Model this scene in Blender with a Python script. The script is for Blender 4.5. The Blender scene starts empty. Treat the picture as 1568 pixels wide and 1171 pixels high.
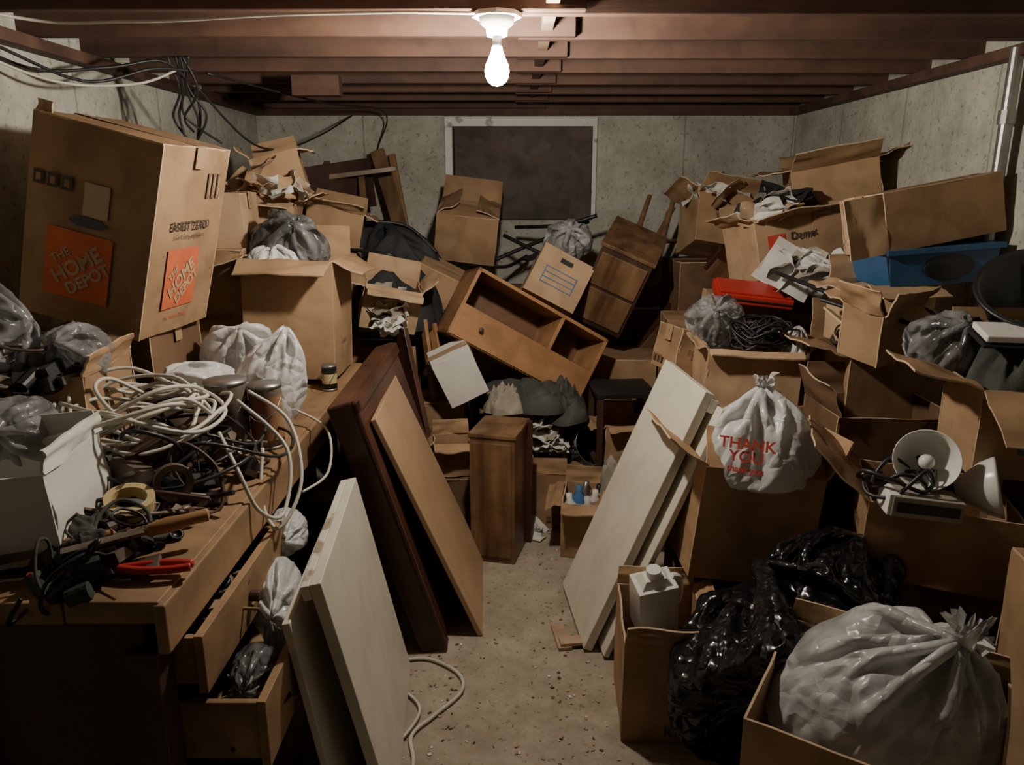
import bpy,bmesh,math,random
import numpy as np
from mathutils import Vector,Matrix,Euler,noise
rad=math.radians
T=lambda x,y,z:Matrix.Translation((x,y,z))
def RX(a):return Matrix.Rotation(rad(a),4,'X')
def RY(a):return Matrix.Rotation(rad(a),4,'Y')
def RZ(a):return Matrix.Rotation(rad(a),4,'Z')
def EU(r):return Euler([rad(a) for a in r],'XYZ').to_matrix().to_4x4()
# ---------------------------------------------------------------- materials
def mat(name,c1,c2,scale=6,rough=.7,bump=.15,bscale=40,metal=0,stretch=(1,1,1),detail=6,emit=0,spec=.5,c3=None,lo=.3,hi=.7,stain=0):
    m=bpy.data.materials.new(name);m.use_nodes=True;n=m.node_tree.nodes;l=m.node_tree.links
    b=n['Principled BSDF'];tc=n.new('ShaderNodeTexCoord');mp=n.new('ShaderNodeMapping')
    mp.inputs['Scale'].default_value=stretch;l.new(tc.outputs['Object'],mp.inputs[0])
    nt=n.new('ShaderNodeTexNoise');nt.inputs['Scale'].default_value=scale;nt.inputs['Detail'].default_value=detail
    l.new(mp.outputs[0],nt.inputs['Vector'])
    cr=n.new('ShaderNodeValToRGB');cr.color_ramp.elements[0].position=lo;cr.color_ramp.elements[1].position=hi
    cr.color_ramp.elements[0].color=(*c1,1);cr.color_ramp.elements[1].color=(*c2,1)
    if c3: e=cr.color_ramp.elements.new((lo+hi)/2);e.color=(*c3,1)
    l.new(nt.outputs['Fac'],cr.inputs[0]);col=cr.outputs[0]
    if stain:
        s=n.new('ShaderNodeTexNoise');s.inputs['Scale'].default_value=9;s.inputs['Detail'].default_value=9;s.inputs['Distortion'].default_value=.6;l.new(tc.outputs['Object'],s.inputs['Vector'])
        r2=n.new('ShaderNodeValToRGB');r2.color_ramp.elements[0].position=.34;r2.color_ramp.elements[1].position=.56;r2.color_ramp.elements[0].color=(1-stain,1-stain,1-stain,1);r2.color_ramp.elements[1].color=(1,1,1,1)
        l.new(s.outputs['Fac'],r2.inputs[0]);mx=n.new('ShaderNodeMixRGB');mx.blend_type='MULTIPLY';mx.inputs[0].default_value=1;l.new(col,mx.inputs[1]);l.new(r2.outputs[0],mx.inputs[2]);col=mx.outputs[0]
    l.new(col,b.inputs['Base Color'])
    b.inputs['Roughness'].default_value=rough;b.inputs['Metallic'].default_value=metal
    b.inputs['Specular IOR Level'].default_value=spec
    if bump:
        n2=n.new('ShaderNodeTexNoise');n2.inputs['Scale'].default_value=bscale;n2.inputs['Detail'].default_value=4
        l.new(mp.outputs[0],n2.inputs['Vector'])
        bp=n.new('ShaderNodeBump');bp.inputs['Strength'].default_value=bump;bp.inputs['Distance'].default_value=.01
        l.new(n2.outputs['Fac'],bp.inputs['Height']);l.new(bp.outputs[0],b.inputs['Normal'])
    if emit:
        b.inputs['Emission Color'].default_value=(*c1,1);b.inputs['Emission Strength'].default_value=emit
    return m
def plastic(name,c0,c,tr,r,clear=0,bs=.8,sc=14):
    m=bpy.data.materials.new(name);m.use_nodes=True;n=m.node_tree.nodes;l=m.node_tree.links;b=n['Principled BSDF']
    b.inputs['Roughness'].default_value=r;b.inputs['Specular IOR Level'].default_value=.6
    tc=n.new('ShaderNodeTexCoord');vo=n.new('ShaderNodeTexVoronoi');vo.feature='DISTANCE_TO_EDGE';vo.inputs['Scale'].default_value=sc
    nz=n.new('ShaderNodeTexNoise');nz.inputs['Scale'].default_value=7;nz.inputs['Detail'].default_value=3
    mv=n.new('ShaderNodeVectorMath');mv.operation='MULTIPLY_ADD';mv.inputs[1].default_value=(.12,.12,.12);l.new(nz.outputs['Color'],mv.inputs[0]);l.new(tc.outputs['Object'],mv.inputs[2]);l.new(tc.outputs['Object'],nz.inputs['Vector'])
    l.new(mv.outputs[0],vo.inputs['Vector'])
    bp=n.new('ShaderNodeBump');bp.inputs['Strength'].default_value=bs;bp.inputs['Distance'].default_value=.02
    l.new(vo.outputs['Distance'],bp.inputs['Height']);l.new(bp.outputs[0],b.inputs['Normal'])
    n3=n.new('ShaderNodeTexNoise');n3.inputs['Scale'].default_value=9;n3.inputs['Detail'].default_value=2;l.new(tc.outputs['Object'],n3.inputs['Vector'])
    cr=n.new('ShaderNodeValToRGB');cr.color_ramp.elements[0].position=.38;cr.color_ramp.elements[1].position=.6;cr.color_ramp.elements[0].color=(*c0,1);cr.color_ramp.elements[1].color=(*c,1)
    l.new(n3.outputs['Fac'],cr.inputs[0]);l.new(cr.outputs[0],b.inputs['Base Color']);out=b.outputs[0]
    if tr:
        t=n.new('ShaderNodeBsdfTranslucent');t.inputs[0].default_value=(*c,1);x=n.new('ShaderNodeMixShader');x.inputs[0].default_value=tr
        l.new(out,x.inputs[1]);l.new(t.outputs[0],x.inputs[2]);l.new(bp.outputs[0],t.inputs['Normal']);out=x.outputs[0]
    if clear:
        t=n.new('ShaderNodeBsdfTransparent');x=n.new('ShaderNodeMixShader');x.inputs[0].default_value=clear
        l.new(out,x.inputs[1]);l.new(t.outputs[0],x.inputs[2]);out=x.outputs[0]
    l.new(out,n['Material Output'].inputs[0]);return m
CA=mat('cardboard_a',(.35,.215,.115),(.46,.30,.17),3,.85,.1,25,spec=.2,stain=.2)
CBm=mat('cardboard_b',(.29,.175,.095),(.39,.25,.14),4,.85,.12,25,spec=.2,stain=.2)
CC=mat('cardboard_c',(.41,.265,.15),(.54,.37,.225),3,.85,.1,25,spec=.2,stain=.18)
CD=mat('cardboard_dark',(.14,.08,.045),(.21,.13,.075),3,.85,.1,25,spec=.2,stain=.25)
CW=mat('cardboard_white',(.64,.62,.56),(.76,.74,.68),3,.75,.05,25,spec=.3)
CE=mat('cardboard_edge',(.46,.32,.20),(.60,.45,.30),60,.9,.1,60,spec=.2)
TAPE=mat('packing_tape',(.36,.24,.14),(.42,.29,.17),5,.25,0)
INK=mat('ink_dark',(.05,.04,.035),(.08,.06,.05),20,.8,0)
INKB=mat('ink_brown',(.15,.09,.055),(.18,.11,.065),20,.8,0)
ORG=mat('ink_orange',(.50,.10,.04),(.60,.14,.05),12,.8,0)
REDI=mat('ink_red',(.55,.05,.04),(.65,.07,.05),20,.7,0)
BLUI=mat('ink_blue',(.05,.15,.36),(.07,.2,.45),20,.7,0)
WHI=mat('ink_white',(.7,.68,.62),(.78,.76,.7),20,.7,0)
GRNI=mat('ink_green',(.06,.16,.08),(.08,.2,.1),20,.7,0)
def wood(name,a,b,ax='x',rough=.5,sc=9,c3=None):
    st={'x':(.12,1,1),'y':(1,.12,1),'z':(1,1,.12)}[ax]
    return mat(name,a,b,sc,rough,.12,30,stretch=st,detail=8,c3=c3,lo=.3,hi=.68,stain=.25)
WJ=wood('joist_wood',(.062,.032,.022),(.145,.074,.047),'x',.75,7)
WJL=wood('block_wood',(.36,.24,.15),(.50,.36,.24),'z',.75,7)
WB=wood('bench_wood',(.18,.10,.048),(.42,.26,.135),'y',.65,6)
WDR=wood('dark_red_wood',(.040,.015,.009),(.115,.044,.026),'z',.38,7)
WTAN=mat('tan_laminate',(.43,.28,.16),(.51,.335,.20),3,.5,.03,60,stain=.1)
WOR=wood('orange_wood',(.33,.165,.07),(.45,.245,.11),'x',.45,7)
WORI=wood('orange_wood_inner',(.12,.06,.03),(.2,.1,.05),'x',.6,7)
WN=wood('walnut_veneer',(.09,.045,.02),(.27,.155,.078),'z',.4,14)
WDK=wood('dark_wood',(.045,.022,.015),(.10,.053,.034),'z',.5,8)
WHT=mat('white_paint',(.63,.59,.48),(.74,.70,.60),2.5,.45,.05,50,stain=.10)
WHTE=mat('white_paint_chipped',(.35,.28,.2),(.72,.68,.58),14,.55,.2,40,lo=.40,hi=.47)
WFR=mat('window_frame_paint',(.40,.36,.30),(.80,.79,.74),10,.5,.2,40,lo=.34,hi=.40)
PLW=plastic('bag_white',(.70,.70,.68),(.84,.84,.82),.28,.30)
PLG=plastic('bag_frosted',(.42,.41,.39),(.74,.74,.72),.28,.28,.06,.7)
PLC=plastic('bag_clear',(.22,.22,.22),(.48,.48,.48),.25,.2,.35)
PLB=plastic('bag_black',(.006,.006,.007),(.012,.012,.013),0,.2,0,1)
PLGR=plastic('bag_grey',(.10,.10,.10),(.30,.30,.30),.2,.2,.2)
BLK=mat('black_plastic',(.012,.012,.013),(.025,.025,.026),8,.4,.05)
CORDW=mat('cord_white',(.53,.50,.41),(.67,.63,.55),8,.5,0)
CORDB=mat('cord_black',(.015,.015,.015),(.03,.03,.03),8,.45,0)
MET=mat('steel_grey',(.25,.24,.22),(.42,.41,.38),9,.4,.05,metal=.8)
METR=mat('rusty_steel',(.09,.055,.035),(.26,.22,.18),14,.55,.15,metal=.5)
REDP=mat('red_plastic',(.42,.025,.02),(.52,.04,.03),8,.45,0)
YEL=mat('masking_tape',(.50,.39,.18),(.60,.47,.24),8,.6,0)
PAP=mat('paper',(.60,.58,.53),(.74,.73,.67),6,.8,.05)
CLO=mat('cloth_grey',(.04,.045,.04),(.11,.11,.095),5,.95,.3,60,spec=.1)
CLO2=mat('cloth_beige',(.25,.225,.18),(.40,.36,.29),5,.95,.3,60,spec=.1)
SUI=mat('black_fabric',(.02,.02,.022),(.05,.05,.052),6,.75,.3,120,spec=.2)
CER=mat('porcelain',(.72,.7,.64),(.80,.78,.72),6,.25,0)
BULB=mat('bulb_glow',(1,.92,.79),(1,.92,.79),1,.5,0,emit=1120)
TOTE=mat('blue_tote',(.025,.085,.20),(.04,.12,.25),5,.4,0)
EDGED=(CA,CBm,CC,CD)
def concrete(name,a,b,seam):
    m=bpy.data.materials.new(name);m.use_nodes=True;n=m.node_tree.nodes;l=m.node_tree.links;bs=n['Principled BSDF']
    tc=n.new('ShaderNodeTexCoord');V=tc.outputs['Object']
    def nz(s,d=6,r=.6):
        x=n.new('ShaderNodeTexNoise');x.inputs['Scale'].default_value=s;x.inputs['Detail'].default_value=d;x.inputs['Roughness'].default_value=r;l.new(V,x.inputs['Vector']);return x.outputs['Fac']
    def rp(f,p0,p1,c0,c1):
        x=n.new('ShaderNodeValToRGB');x.color_ramp.elements[0].position=p0;x.color_ramp.elements[1].position=p1
        x.color_ramp.elements[0].color=(*c0,1);x.color_ramp.elements[1].color=(*c1,1);l.new(f,x.inputs[0]);return x.outputs[0]
    def mix(A,Bc,t='MULTIPLY',f=1):
        x=n.new('ShaderNodeMixRGB');x.blend_type=t;x.inputs[0].default_value=f;l.new(A,x.inputs[1]);l.new(Bc,x.inputs[2]);return x.outputs[0]
    col=rp(nz(1.6,8,.65),.3,.7,a,b)
    col=mix(col,rp(nz(5,8,.75),.35,.6,(.68,.66,.62),(1,1,1)))
    col=mix(col,rp(nz(38,3),.33,.39,(.45,.43,.4),(1,1,1)),f=.7)
    h=nz(30,6)
    if seam:
        sx=n.new('ShaderNodeSeparateXYZ');l.new(V,sx.inputs[0])
        ad=n.new('ShaderNodeMath');ad.operation='ADD';l.new(sx.outputs[0],ad.inputs[0]);l.new(sx.outputs[1],ad.inputs[1])
        w=n.new('ShaderNodeMath');w.operation='MULTIPLY_ADD';w.inputs[1].default_value=.035;l.new(nz(3,4),w.inputs[0]);l.new(ad.outputs[0],w.inputs[2])
        pp=n.new('ShaderNodeMath');pp.operation='PINGPONG';pp.inputs[1].default_value=.36;l.new(w.outputs[0],pp.inputs[0])
        s=rp(pp.outputs[0],.002,.008,(.5,.49,.46),(1,1,1));col=mix(col,s,f=.8)
    l.new(col,bs.inputs['Base Color']);bs.inputs['Roughness'].default_value=.9
    bp=n.new('ShaderNodeBump');bp.inputs['Strength'].default_value=.6;bp.inputs['Distance'].default_value=.015;l.new(h,bp.inputs['Height']);l.new(bp.outputs[0],bs.inputs['Normal'])
    return m
CONW=concrete('concrete_wall',(.50,.49,.415),(.68,.67,.585),True)
CONF=concrete('concrete_floor',(.32,.265,.195),(.53,.455,.36),False)
# ---------------------------------------------------------------- builder
def crv(pts,n=8,closed=False):
    P=[Vector(p) for p in pts];N=len(P);out=[]
    rng=range(N if closed else N-1)
    for i in rng:
        if closed:a,b,c,d=P[i-1],P[i],P[(i+1)%N],P[(i+2)%N]
        else:a,b,c,d=P[max(i-1,0)],P[i],P[i+1],P[min(i+2,N-1)]
        for k in range(n):
            t=k/n;out.append(.5*((2*b)+(c-a)*t+(2*a-5*b+4*c-d)*t*t+(3*b-a-3*c+d)*t**3))
    if not closed:out.append(P[-1])
    return out
class O:
    def __init__(s,name):s.n=name;s.V=[];s.F=[];s.m=[];s.fm=[];s.fs=[];s.dims=None;s.po=.0055
    def mi(s,m):
        if m not in s.m:s.m.append(m)
        return s.m.index(m)
    def add(s,vs,fs,M,m,smooth=False):
        k=len(s.V);s.V+=[M@Vector(v) for v in vs];i=s.mi(m)
        for f in fs:s.F.append([k+a for a in f]);s.fm.append(i);s.fs.append(smooth)
    def box(s,d,M,m,taper=1):
        x,y,z=[a/2 for a in d];t=taper
        if not isinstance(M,Matrix):M=T(*M)
        s.add([(-x,-y,-z),(x,-y,-z),(x,y,-z),(-x,y,-z),(-x*t,-y*t,z),(x*t,-y*t,z),(x*t,y*t,z),(-x*t,y*t,z)],[(3,2,1,0),(4,5,6,7),(0,1,5,4),(1,2,6,5),(2,3,7,6),(3,0,4,7)],M,m)
    def bbox(s,lo,hi,m):
        s.box([h-l for l,h in zip(lo,hi)],T(*[(h+l)/2 for l,h in zip(lo,hi)]),m)
    def slab(s,w,h,M,m,th=.005,warp=.006,n=8,sh=0):
        vs=[];o=Vector((random.random()*99,random.random()*99,0))
        for side in(-1,1):
            for i in range(n+1):
                for j in range(n+1):
                    u,v=j/n,i/n
                    e=noise.noise(Vector((u*2,v*2,0))+o)*warp*2+(noise.noise(Vector((u*4.5,v*4.5,3))+o))*warp*.8
                    x=(u-.5)*w*(1-sh*v);z=(v-.5)*h
                    vs.append((x,side*th/2+e,z))
        N=(n+1)*(n+1);g=lambda i,j:i*(n+1)+j;F1=[];F2=[];F3=[]
        for i in range(n):
            for j in range(n):
                F1.append((g(i,j),g(i,j+1),g(i+1,j+1),g(i+1,j)));F2.append((g(i,j),g(i+1,j),g(i+1,j+1),g(i,j+1)))
        for k in range(n):
            F3+=[(g(0,k),N+g(0,k),N+g(0,k+1),g(0,k+1)),(g(n,k),g(n,k+1),N+g(n,k+1),N+g(n,k)),(g(k,0),g(k+1,0),N+g(k+1,0),N+g(k,0)),(g(k,n),N+g(k,n),N+g(k+1,n),g(k+1,n))]
        s.add(vs[:N],F1,M,m,True);s.add(vs[N:],F2,M,m,True);s.add(vs,F3,M,CE if m in EDGED else m)
    def lathe(s,prof,M,m,seg=24,cap=True,smooth=True):
        vs=[];fs=[]
        for r,z in prof:
            for j in range(seg):
                a=2*math.pi*j/seg;vs.append((r*math.cos(a),r*math.sin(a),z))
        for i in range(len(prof)-1):
            for j in range(seg):
                k=(j+1)%seg;fs.append((i*seg+j,i*seg+k,(i+1)*seg+k,(i+1)*seg+j))
        if cap:
            fs.append(tuple(range(seg))[::-1]);fs.append(tuple((len(prof)-1)*seg+j for j in range(seg)))
        s.add(vs,fs,M,m,smooth)
    def cyl(s,r,h,M,m,r2=None,seg=20):
        r2=r if r2 is None else r2
        if not isinstance(M,Matrix):M=T(*M)
        s.lathe([(r,-h/2),(r2,h/2)],M,m,seg,True,False)
    def rod(s,a,b,r,m,r2=None,seg=12):
        a=Vector(a);b=Vector(b);d=b-a
        s.cyl(r,d.length,T(*((a+b)/2))@d.to_track_quat('Z','Y').to_matrix().to_4x4(),m,r2,seg)
    def bar(s,a,b,w,t,m,roll=0):
        a=Vector(a);b=Vector(b);d=b-a
        s.box((w,t,d.length),T(*((a+b)/2))@d.to_track_quat('Z','Y').to_matrix().to_4x4()@RZ(roll),m)
    def tube(s,pts,r,m,seg=8,n=8,closed=False):
        P=crv(pts,n,closed);N=len(P);vs=[];fs=[];up=Vector((0,0,1))
        for i,p in enumerate(P):
            t=(P[(i+1)%N]-P[i-1]) if closed else (P[min(i+1,N-1)]-P[max(i-1,0)])
            t.normalize();a=up-up.dot(t)*t
            if a.length<.05:a=Vector((1,0,0))-t.x*t
            a.normalize();up=a;b=t.cross(a)
            for j in range(seg):
                q=2*math.pi*j/seg;vs.append(p+a*r*math.cos(q)+b*r*math.sin(q))
        for i in range(N if closed else N-1):
            for j in range(seg):
                k=(j+1)%seg;i2=(i+1)%N;fs.append((i*seg+j,i*seg+k,i2*seg+k,i2*seg+j))
        if not closed:fs+=[tuple(range(seg))[::-1],tuple((N-1)*seg+j for j in range(seg))]
        s.add(vs,fs,Matrix(),m,True)
    def text(s,t,size,M,m,bold=0):
        c=bpy.data.curves.new('t','FONT');c.body=t;c.size=size;c.align_x='CENTER';c.align_y='CENTER';c.offset=bold
        ob=bpy.data.objects.new('t',c);bpy.context.scene.collection.objects.link(ob)
        dg=bpy.context.evaluated_depsgraph_get();me=bpy.data.meshes.new_from_object(ob.evaluated_get(dg))
        s.add([v.co.copy() for v in me.vertices],[tuple(p.vertices) for p in me.polygons],M,m)
        bpy.data.objects.remove(ob);bpy.data.curves.remove(c);bpy.data.meshes.remove(me)
    def face(s,f,u,v,off=None):
        w,d,h=s.dims;off=s.po+.002 if off is None else off
        return {'f':T(u,-d/2-off,v)@RX(90),'r':T(w/2+off,u,v)@RZ(90)@RX(90),'l':T(-w/2-off,u,v)@RZ(-90)@RX(90),'t':T(u,v,h/2+off)}[f]
    def patch(s,f,u,v,a,b,m,k=0):s.add([(-a/2,-b/2,0),(a/2,-b/2,0),(a/2,b/2,0),(-a/2,b/2,0)],[(0,1,2,3)],s.face(f,u,v,s.po+k),m)
    def done(s,loc=(0,0,0),rot=(0,0,0),bevel=0,parent=None):
        me=bpy.data.meshes.new(s.n);me.from_pydata([tuple(v) for v in s.V],[],s.F)
        for m in s.m:me.materials.append(m)
        me.polygons.foreach_set('material_index',s.fm);me.polygons.foreach_set('use_smooth',s.fs);me.update()
        ob=bpy.data.objects.new(s.n,me);bpy.context.scene.collection.objects.link(ob)
        ob.location=loc;ob.rotation_euler=[rad(a) for a in rot]
        if bevel:
            b=ob.modifiers.new('bevel','BEVEL');b.width=bevel;b.segments=2;b.limit_method='ANGLE';b.angle_limit=rad(40)
        if parent:ob.parent=parent
        return ob
seed=[1]
def cbox(name,dims,m=CA,fl=None,L=None,warp=.006,marks=True):
    """open or closed corrugated box; fl=(front,back,left,right) flap angles from vertical, outward +, None missing"""
    seed[0]+=1;random.seed(seed[0]);o=O(name);w,d,h=dims;o.dims=dims;t=.006
    if not marks:warp=min(warp,.003)
    o.po=.0095 if warp>.004 else .0055
    o.slab(w,h,T(0,-d/2+t/2,0),m,t,warp);o.slab(w,h,T(0,d/2-t/2,0),m,t,warp)
    o.slab(d-.012,h,T(-w/2+t/2,0,0)@RZ(90),m,t,warp);o.slab(d-.012,h,T(w/2-t/2,0,0)@RZ(90),m,t,warp)
    o.box((w-.014,d-.014,t),(0,0,-h/2+t/2),m)
    L=L or d/2
    if fl is None:
        o.slab(w-.002,d/2,T(0,-d/4,h/2)@RX(90),m,t,.002);o.slab(w-.002,d/2,T(0,d/4,h/2)@RX(90),m,t,.002)
        o.box((w+.004,.05,.0015),(0,0,h/2+.006),TAPE)
        for sx in(-1,1):o.box((.0015,.05,.07),(sx*(w/2+.007),0,h/2-.03),TAPE)
    else:
        a,b,c,e=fl
        if a is not None:o.slab(w,L,T(0,-d/2,h/2)@RX(a)@T(0,0,L/2),m,t,.008,sh=.04)
        if b is not None:o.slab(w,L,T(0,d/2,h/2)@RX(-b)@T(0,0,L/2),m,t,.008,sh=.04)
        if c is not None:o.slab(d,L,T(-w/2,0,h/2)@RY(-c)@RZ(90)@T(0,0,L/2),m,t,.008,sh=.04)
        if e is not None:o.slab(d,L,T(w/2,0,h/2)@RY(e)@RZ(90)@T(0,0,L/2),m,t,.008,sh=.04)
    if marks and m not in(CW,):
        for f,W_ in(('f',w),('r',d),('l',d)):
            k=random.random()
            if k<.35:
                for i in range(3):o.patch(f,W_*.18+i*.028-.02,-h/2+.045,.02,.03,INKB)
            elif k<.47:o.patch(f,W_*.12,h*.1,.085,.06,WHI);o.patch(f,W_*.12,h*.1+.01,.06,.012,INK,.001);o.patch(f,W_*.12-.01,h*.1-.015,.04,.008,INK,.001)
            elif k<.7:o.text(random.choice(['FRAGILE','KITCHEN','MISC','THIS SIDE UP','BOOKS']),.035,o.face(f,0,0),INKB,.0005)
    return o
# --- cloth-relaxed refuse bags: inextensible skin gathered to a knot, draped on lumpy contents
def simbag(sd,nm=144,nl=90,iters=260,pleat=.92,excess=1.4,lump=.24,press=.00012,neck=.05,smooth=.03,core=.87,top=.35,ncr=260,amp=.045,nz=.98,k6=.72):
    rs=np.random.RandomState(sd)
    th=np.linspace(0.0,1,nl);ang=.10+th*(math.pi-.12);ph=np.arange(nm)*2*math.pi/nm
    D=np.stack([np.sin(ang)[:,None]*np.cos(ph),np.sin(ang)[:,None]*np.sin(ph),np.cos(ang)[:,None]*np.ones(nm)],-1)
    fr=rs.normal(0,1,(14,3))*2.6;pz=rs.uniform(0,6.28,14)
    def field(d):
        v=0
        for f,p in zip(fr,pz):v=v+np.sin(d@f+p)
        return v/14**.5
    P=D*(1+.5*lump*field(D))[...,None]
    N0=np.array([[noise.noise(Vector(D[i,j]*5)+Vector((sd*9.1,0,0))) for j in range(nm)] for i in range(nl)])
    P=P*(1+.10*N0)[...,None]
    sn=np.sin(ang);f=np.where(ang<math.pi*.6,np.maximum(sn,pleat),sn)
    rc=(2*math.pi/nm*f*excess)[:,None];rm=(math.pi-.12)/(nl-1)*1.05
    r0=np.stack([neck*np.cos(ph),neck*np.sin(ph),np.full(nm,nz)],-1);V=np.zeros_like(P)
    for it in range(iters):
        du=np.roll(P,-1,1)-P;dv=np.zeros_like(P);dv[:-1]=P[1:]-P[:-1];dv[-1]=dv[-2]
        N=np.cross(dv,du);N/=np.linalg.norm(N,axis=-1,keepdims=True)+1e-9
        if (N*P).sum()<0:N=-N
        V=V*.90+N*press;V[...,2]-=.0002;Q=P+V
        for k in range(3):
            C=np.zeros_like(Q);W=np.zeros(Q.shape[:2]+(1,))
            for s,mn in((1,0),(3,.9),(6,k6)):
                d=np.roll(Q,-s,1)-Q;l=np.linalg.norm(d,axis=-1,keepdims=True)+1e-9
                e=(l-(rc*s)[...,None]*(mn or 1))/l
                if mn:e=np.minimum(e,0)
                c=d*e*.5;C+=c;C-=np.roll(c,s,1);W+=2*(.6 if mn else 1)
            for s,mn in((1,0),(3,.93)):
                d=Q[s:]-Q[:-s];l=np.linalg.norm(d,axis=-1,keepdims=True)+1e-9
                e=(l-rm*s*(mn or 1))/l
                if mn:e=np.minimum(e,0)
                c=d*e*.5;C[:-s]+=c;C[s:]-=c;W[:-s]+=1;W[s:]+=1
            r=np.sqrt(rc[:-1]**2+rm**2)[...,None]
            for sg in(-1,1):
                d=np.roll(Q,sg,1)[1:]-Q[:-1];l=np.linalg.norm(d,axis=-1,keepdims=True)+1e-9
                c=d*(l-r)/l*.25;C[:-1]+=c;C[1:]-=np.roll(c,-sg,1);W+=1
            Q=Q+C/W*3.2;Q[0]=r0
        l=np.linalg.norm(Q,axis=-1,keepdims=True);d=Q/l
        mn=(core*(1+lump*field(d)))[...,None];mn=mn*np.where(d[...,2:]>.4,1-(d[...,2:]-.4)*top,1)
        Q=np.where(l<mn,d*mn,Q);Q[...,2]=np.maximum(Q[...,2],-.80);Q[0]=r0
        L=(np.roll(Q,1,1)+np.roll(Q,-1,1))/2;L[1:-1]=.5*L[1:-1]+.25*(Q[2:]+Q[:-2]);Q[1:]+=(L-Q)[1:]*smooth
        V=(Q-P);sp=np.linalg.norm(V,axis=-1,keepdims=True);V=V*np.minimum(1,.02/(sp+1e-9));P=Q
    l=np.linalg.norm(P,axis=-1);d=P/l[...,None];K=np.zeros(l.shape)
    for i in range(ncr):
        c=rs.normal(0,1,3);c/=np.linalg.norm(c)
        mer=np.array([0,0,1])-c*c[2]+rs.normal(0,.5,3);t=mer-c*(mer@c);t/=np.linalg.norm(t)+1e-6;n=np.cross(c,t)
        x=d@n;y=d@t;ok=(d@c)>0;a=rs.uniform(.03,.10);b=rs.uniform(.15,.45)
        K+=ok*np.maximum(0,1-np.abs(x)/a)*np.maximum(0,1-(y/b)**2)*amp*rs.uniform(-.7,1)*(a/.07)
    K*=np.clip((.95-P[...,2])*3,0,1)
    P=P*(1+K)[...,None]
    P[...,:2]/=np.percentile(np.hypot(P[...,0],P[...,1]),97)
    return P
BAGS=[simbag(5,excess=1.65,lump=.30,core=.80,amp=.05,ncr=320),simbag(3,core=.92,lump=.15,excess=1.22,nm=200,nl=124,iters=260,amp=.032,ncr=380,smooth=.015,k6=.6),simbag(8,excess=1.45,lump=.28,smooth=.02),simbag(12,excess=1.28,lump=.24,smooth=.02)]
def bag(name,loc,r,m,v,rot=(0,0,0),tuft=True,pr=None,spin=0):
    o=O(name);P=BAGS[v];nl,nm=P.shape[:2]
    M=RZ(spin);M=Matrix.Diagonal((r[0],r[1],r[2],1))@M
    o.add([Vector(p) for p in P.reshape(-1,3)],[(i*nm+j,(i+1)*nm+j,(i+1)*nm+(j+1)%nm,i*nm+(j+1)%nm) for i in range(nl-1) for j in range(nm)],M,m,True)
    n2=72;vs=[];fs=[];prof=[(.048,.96),(.036,1.02),(.055,1.06),(.09,1.12),(.14,1.17),(.18,1.24)]
    if not tuft:prof=prof[:3]
    for i,(rr,z) in enumerate(prof):
        for j in range(n2):
            a=2*math.pi*j/n2;f=1+.11*i*(abs(noise.noise(Vector((math.cos(a)*4,math.sin(a)*4,v+r[0]*50+i*.2))))*4-1)
            vs.append((rr*f*math.cos(a),rr*f*math.sin(a),z+.07*i*noise.noise(Vector((math.cos(a)*2.2,math.sin(a)*2.2,v+r[1]*40)))))
    for i in range(len(prof)-1):
        for j in range(n2):
            k=(j+1)%n2;fs.append((i*n2+j,i*n2+k,(i+1)*n2+k,(i+1)*n2+j))
    o.add(vs,fs,M,m,True)
    if pr:pr(o,r)
    return o.done(loc,rot)
def heap(name,loc,r,m,sd,f=3,fold=.25,rot=0):
    o=O(name);n=60;vs=[];fs=[];S=Vector((sd*5.1,sd*2.3,0));rs=random.Random(sd)
    cr=[(rs.uniform(-.8,.8),rs.uniform(-.8,.8),rs.uniform(0,3.14),rs.uniform(.05,.13),rs.uniform(.2,.6),rs.uniform(-.5,1)) for _ in range(int(14*f))]
    for i in range(n+1):
        for j in range(n+1):
            u,v=j/n*2-1,i/n*2-1
            x=u*math.sqrt(1-v*v/2);y=v*math.sqrt(1-u*u/2);q=Vector((x,y*1.6,0))*f*.6+S
            h=max(0,1-x*x-y*y)**.5;e=min(1,h*2)
            z=h*(1+.5*noise.noise(q*.7))+fold*.5*noise.noise(q*1.5)*e
            for cx,cy,a,w,b,am in cr:
                dx,dy=x-cx,y-cy;s_=abs(-dx*math.sin(a)+dy*math.cos(a));t_=dx*math.cos(a)+dy*math.sin(a)
                if s_<w and abs(t_)<b:z+=(1-s_/w)*(1-(t_/b)**2)*am*fold*.45*e
            k=1+.25*noise.noise(q*.8)
            vs.append((x*r[0]*k,y*r[1]*k,max(z,0)*r[2]))
    g=lambda i,j:i*(n+1)+j
    for i in range(n):
        for j in range(n):fs.append((g(i,j),g(i,j+1),g(i+1,j+1),g(i+1,j)))
    o.add(vs,fs,Matrix(),m,True);return o.done(loc,(0,0,rot))
def papers(name,loc,r,n,sd,mats=(PAP,),s=(.1,.2)):
    random.seed(sd);o=O(name)
    for i in range(n):
        a=random.uniform(0,6.28);q=random.random()**.5
        w=random.uniform(*s);h=w*random.uniform(.6,1.4)
        o.slab(w,h,T(math.cos(a)*q*r[0],math.sin(a)*q*r[1],r[2]*(1-q*q)*random.random()+.01)@EU((random.gauss(90,28),random.gauss(0,25),random.uniform(0,360))),random.choice(mats),.0015,.016,8)
    return o.done(loc)
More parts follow.
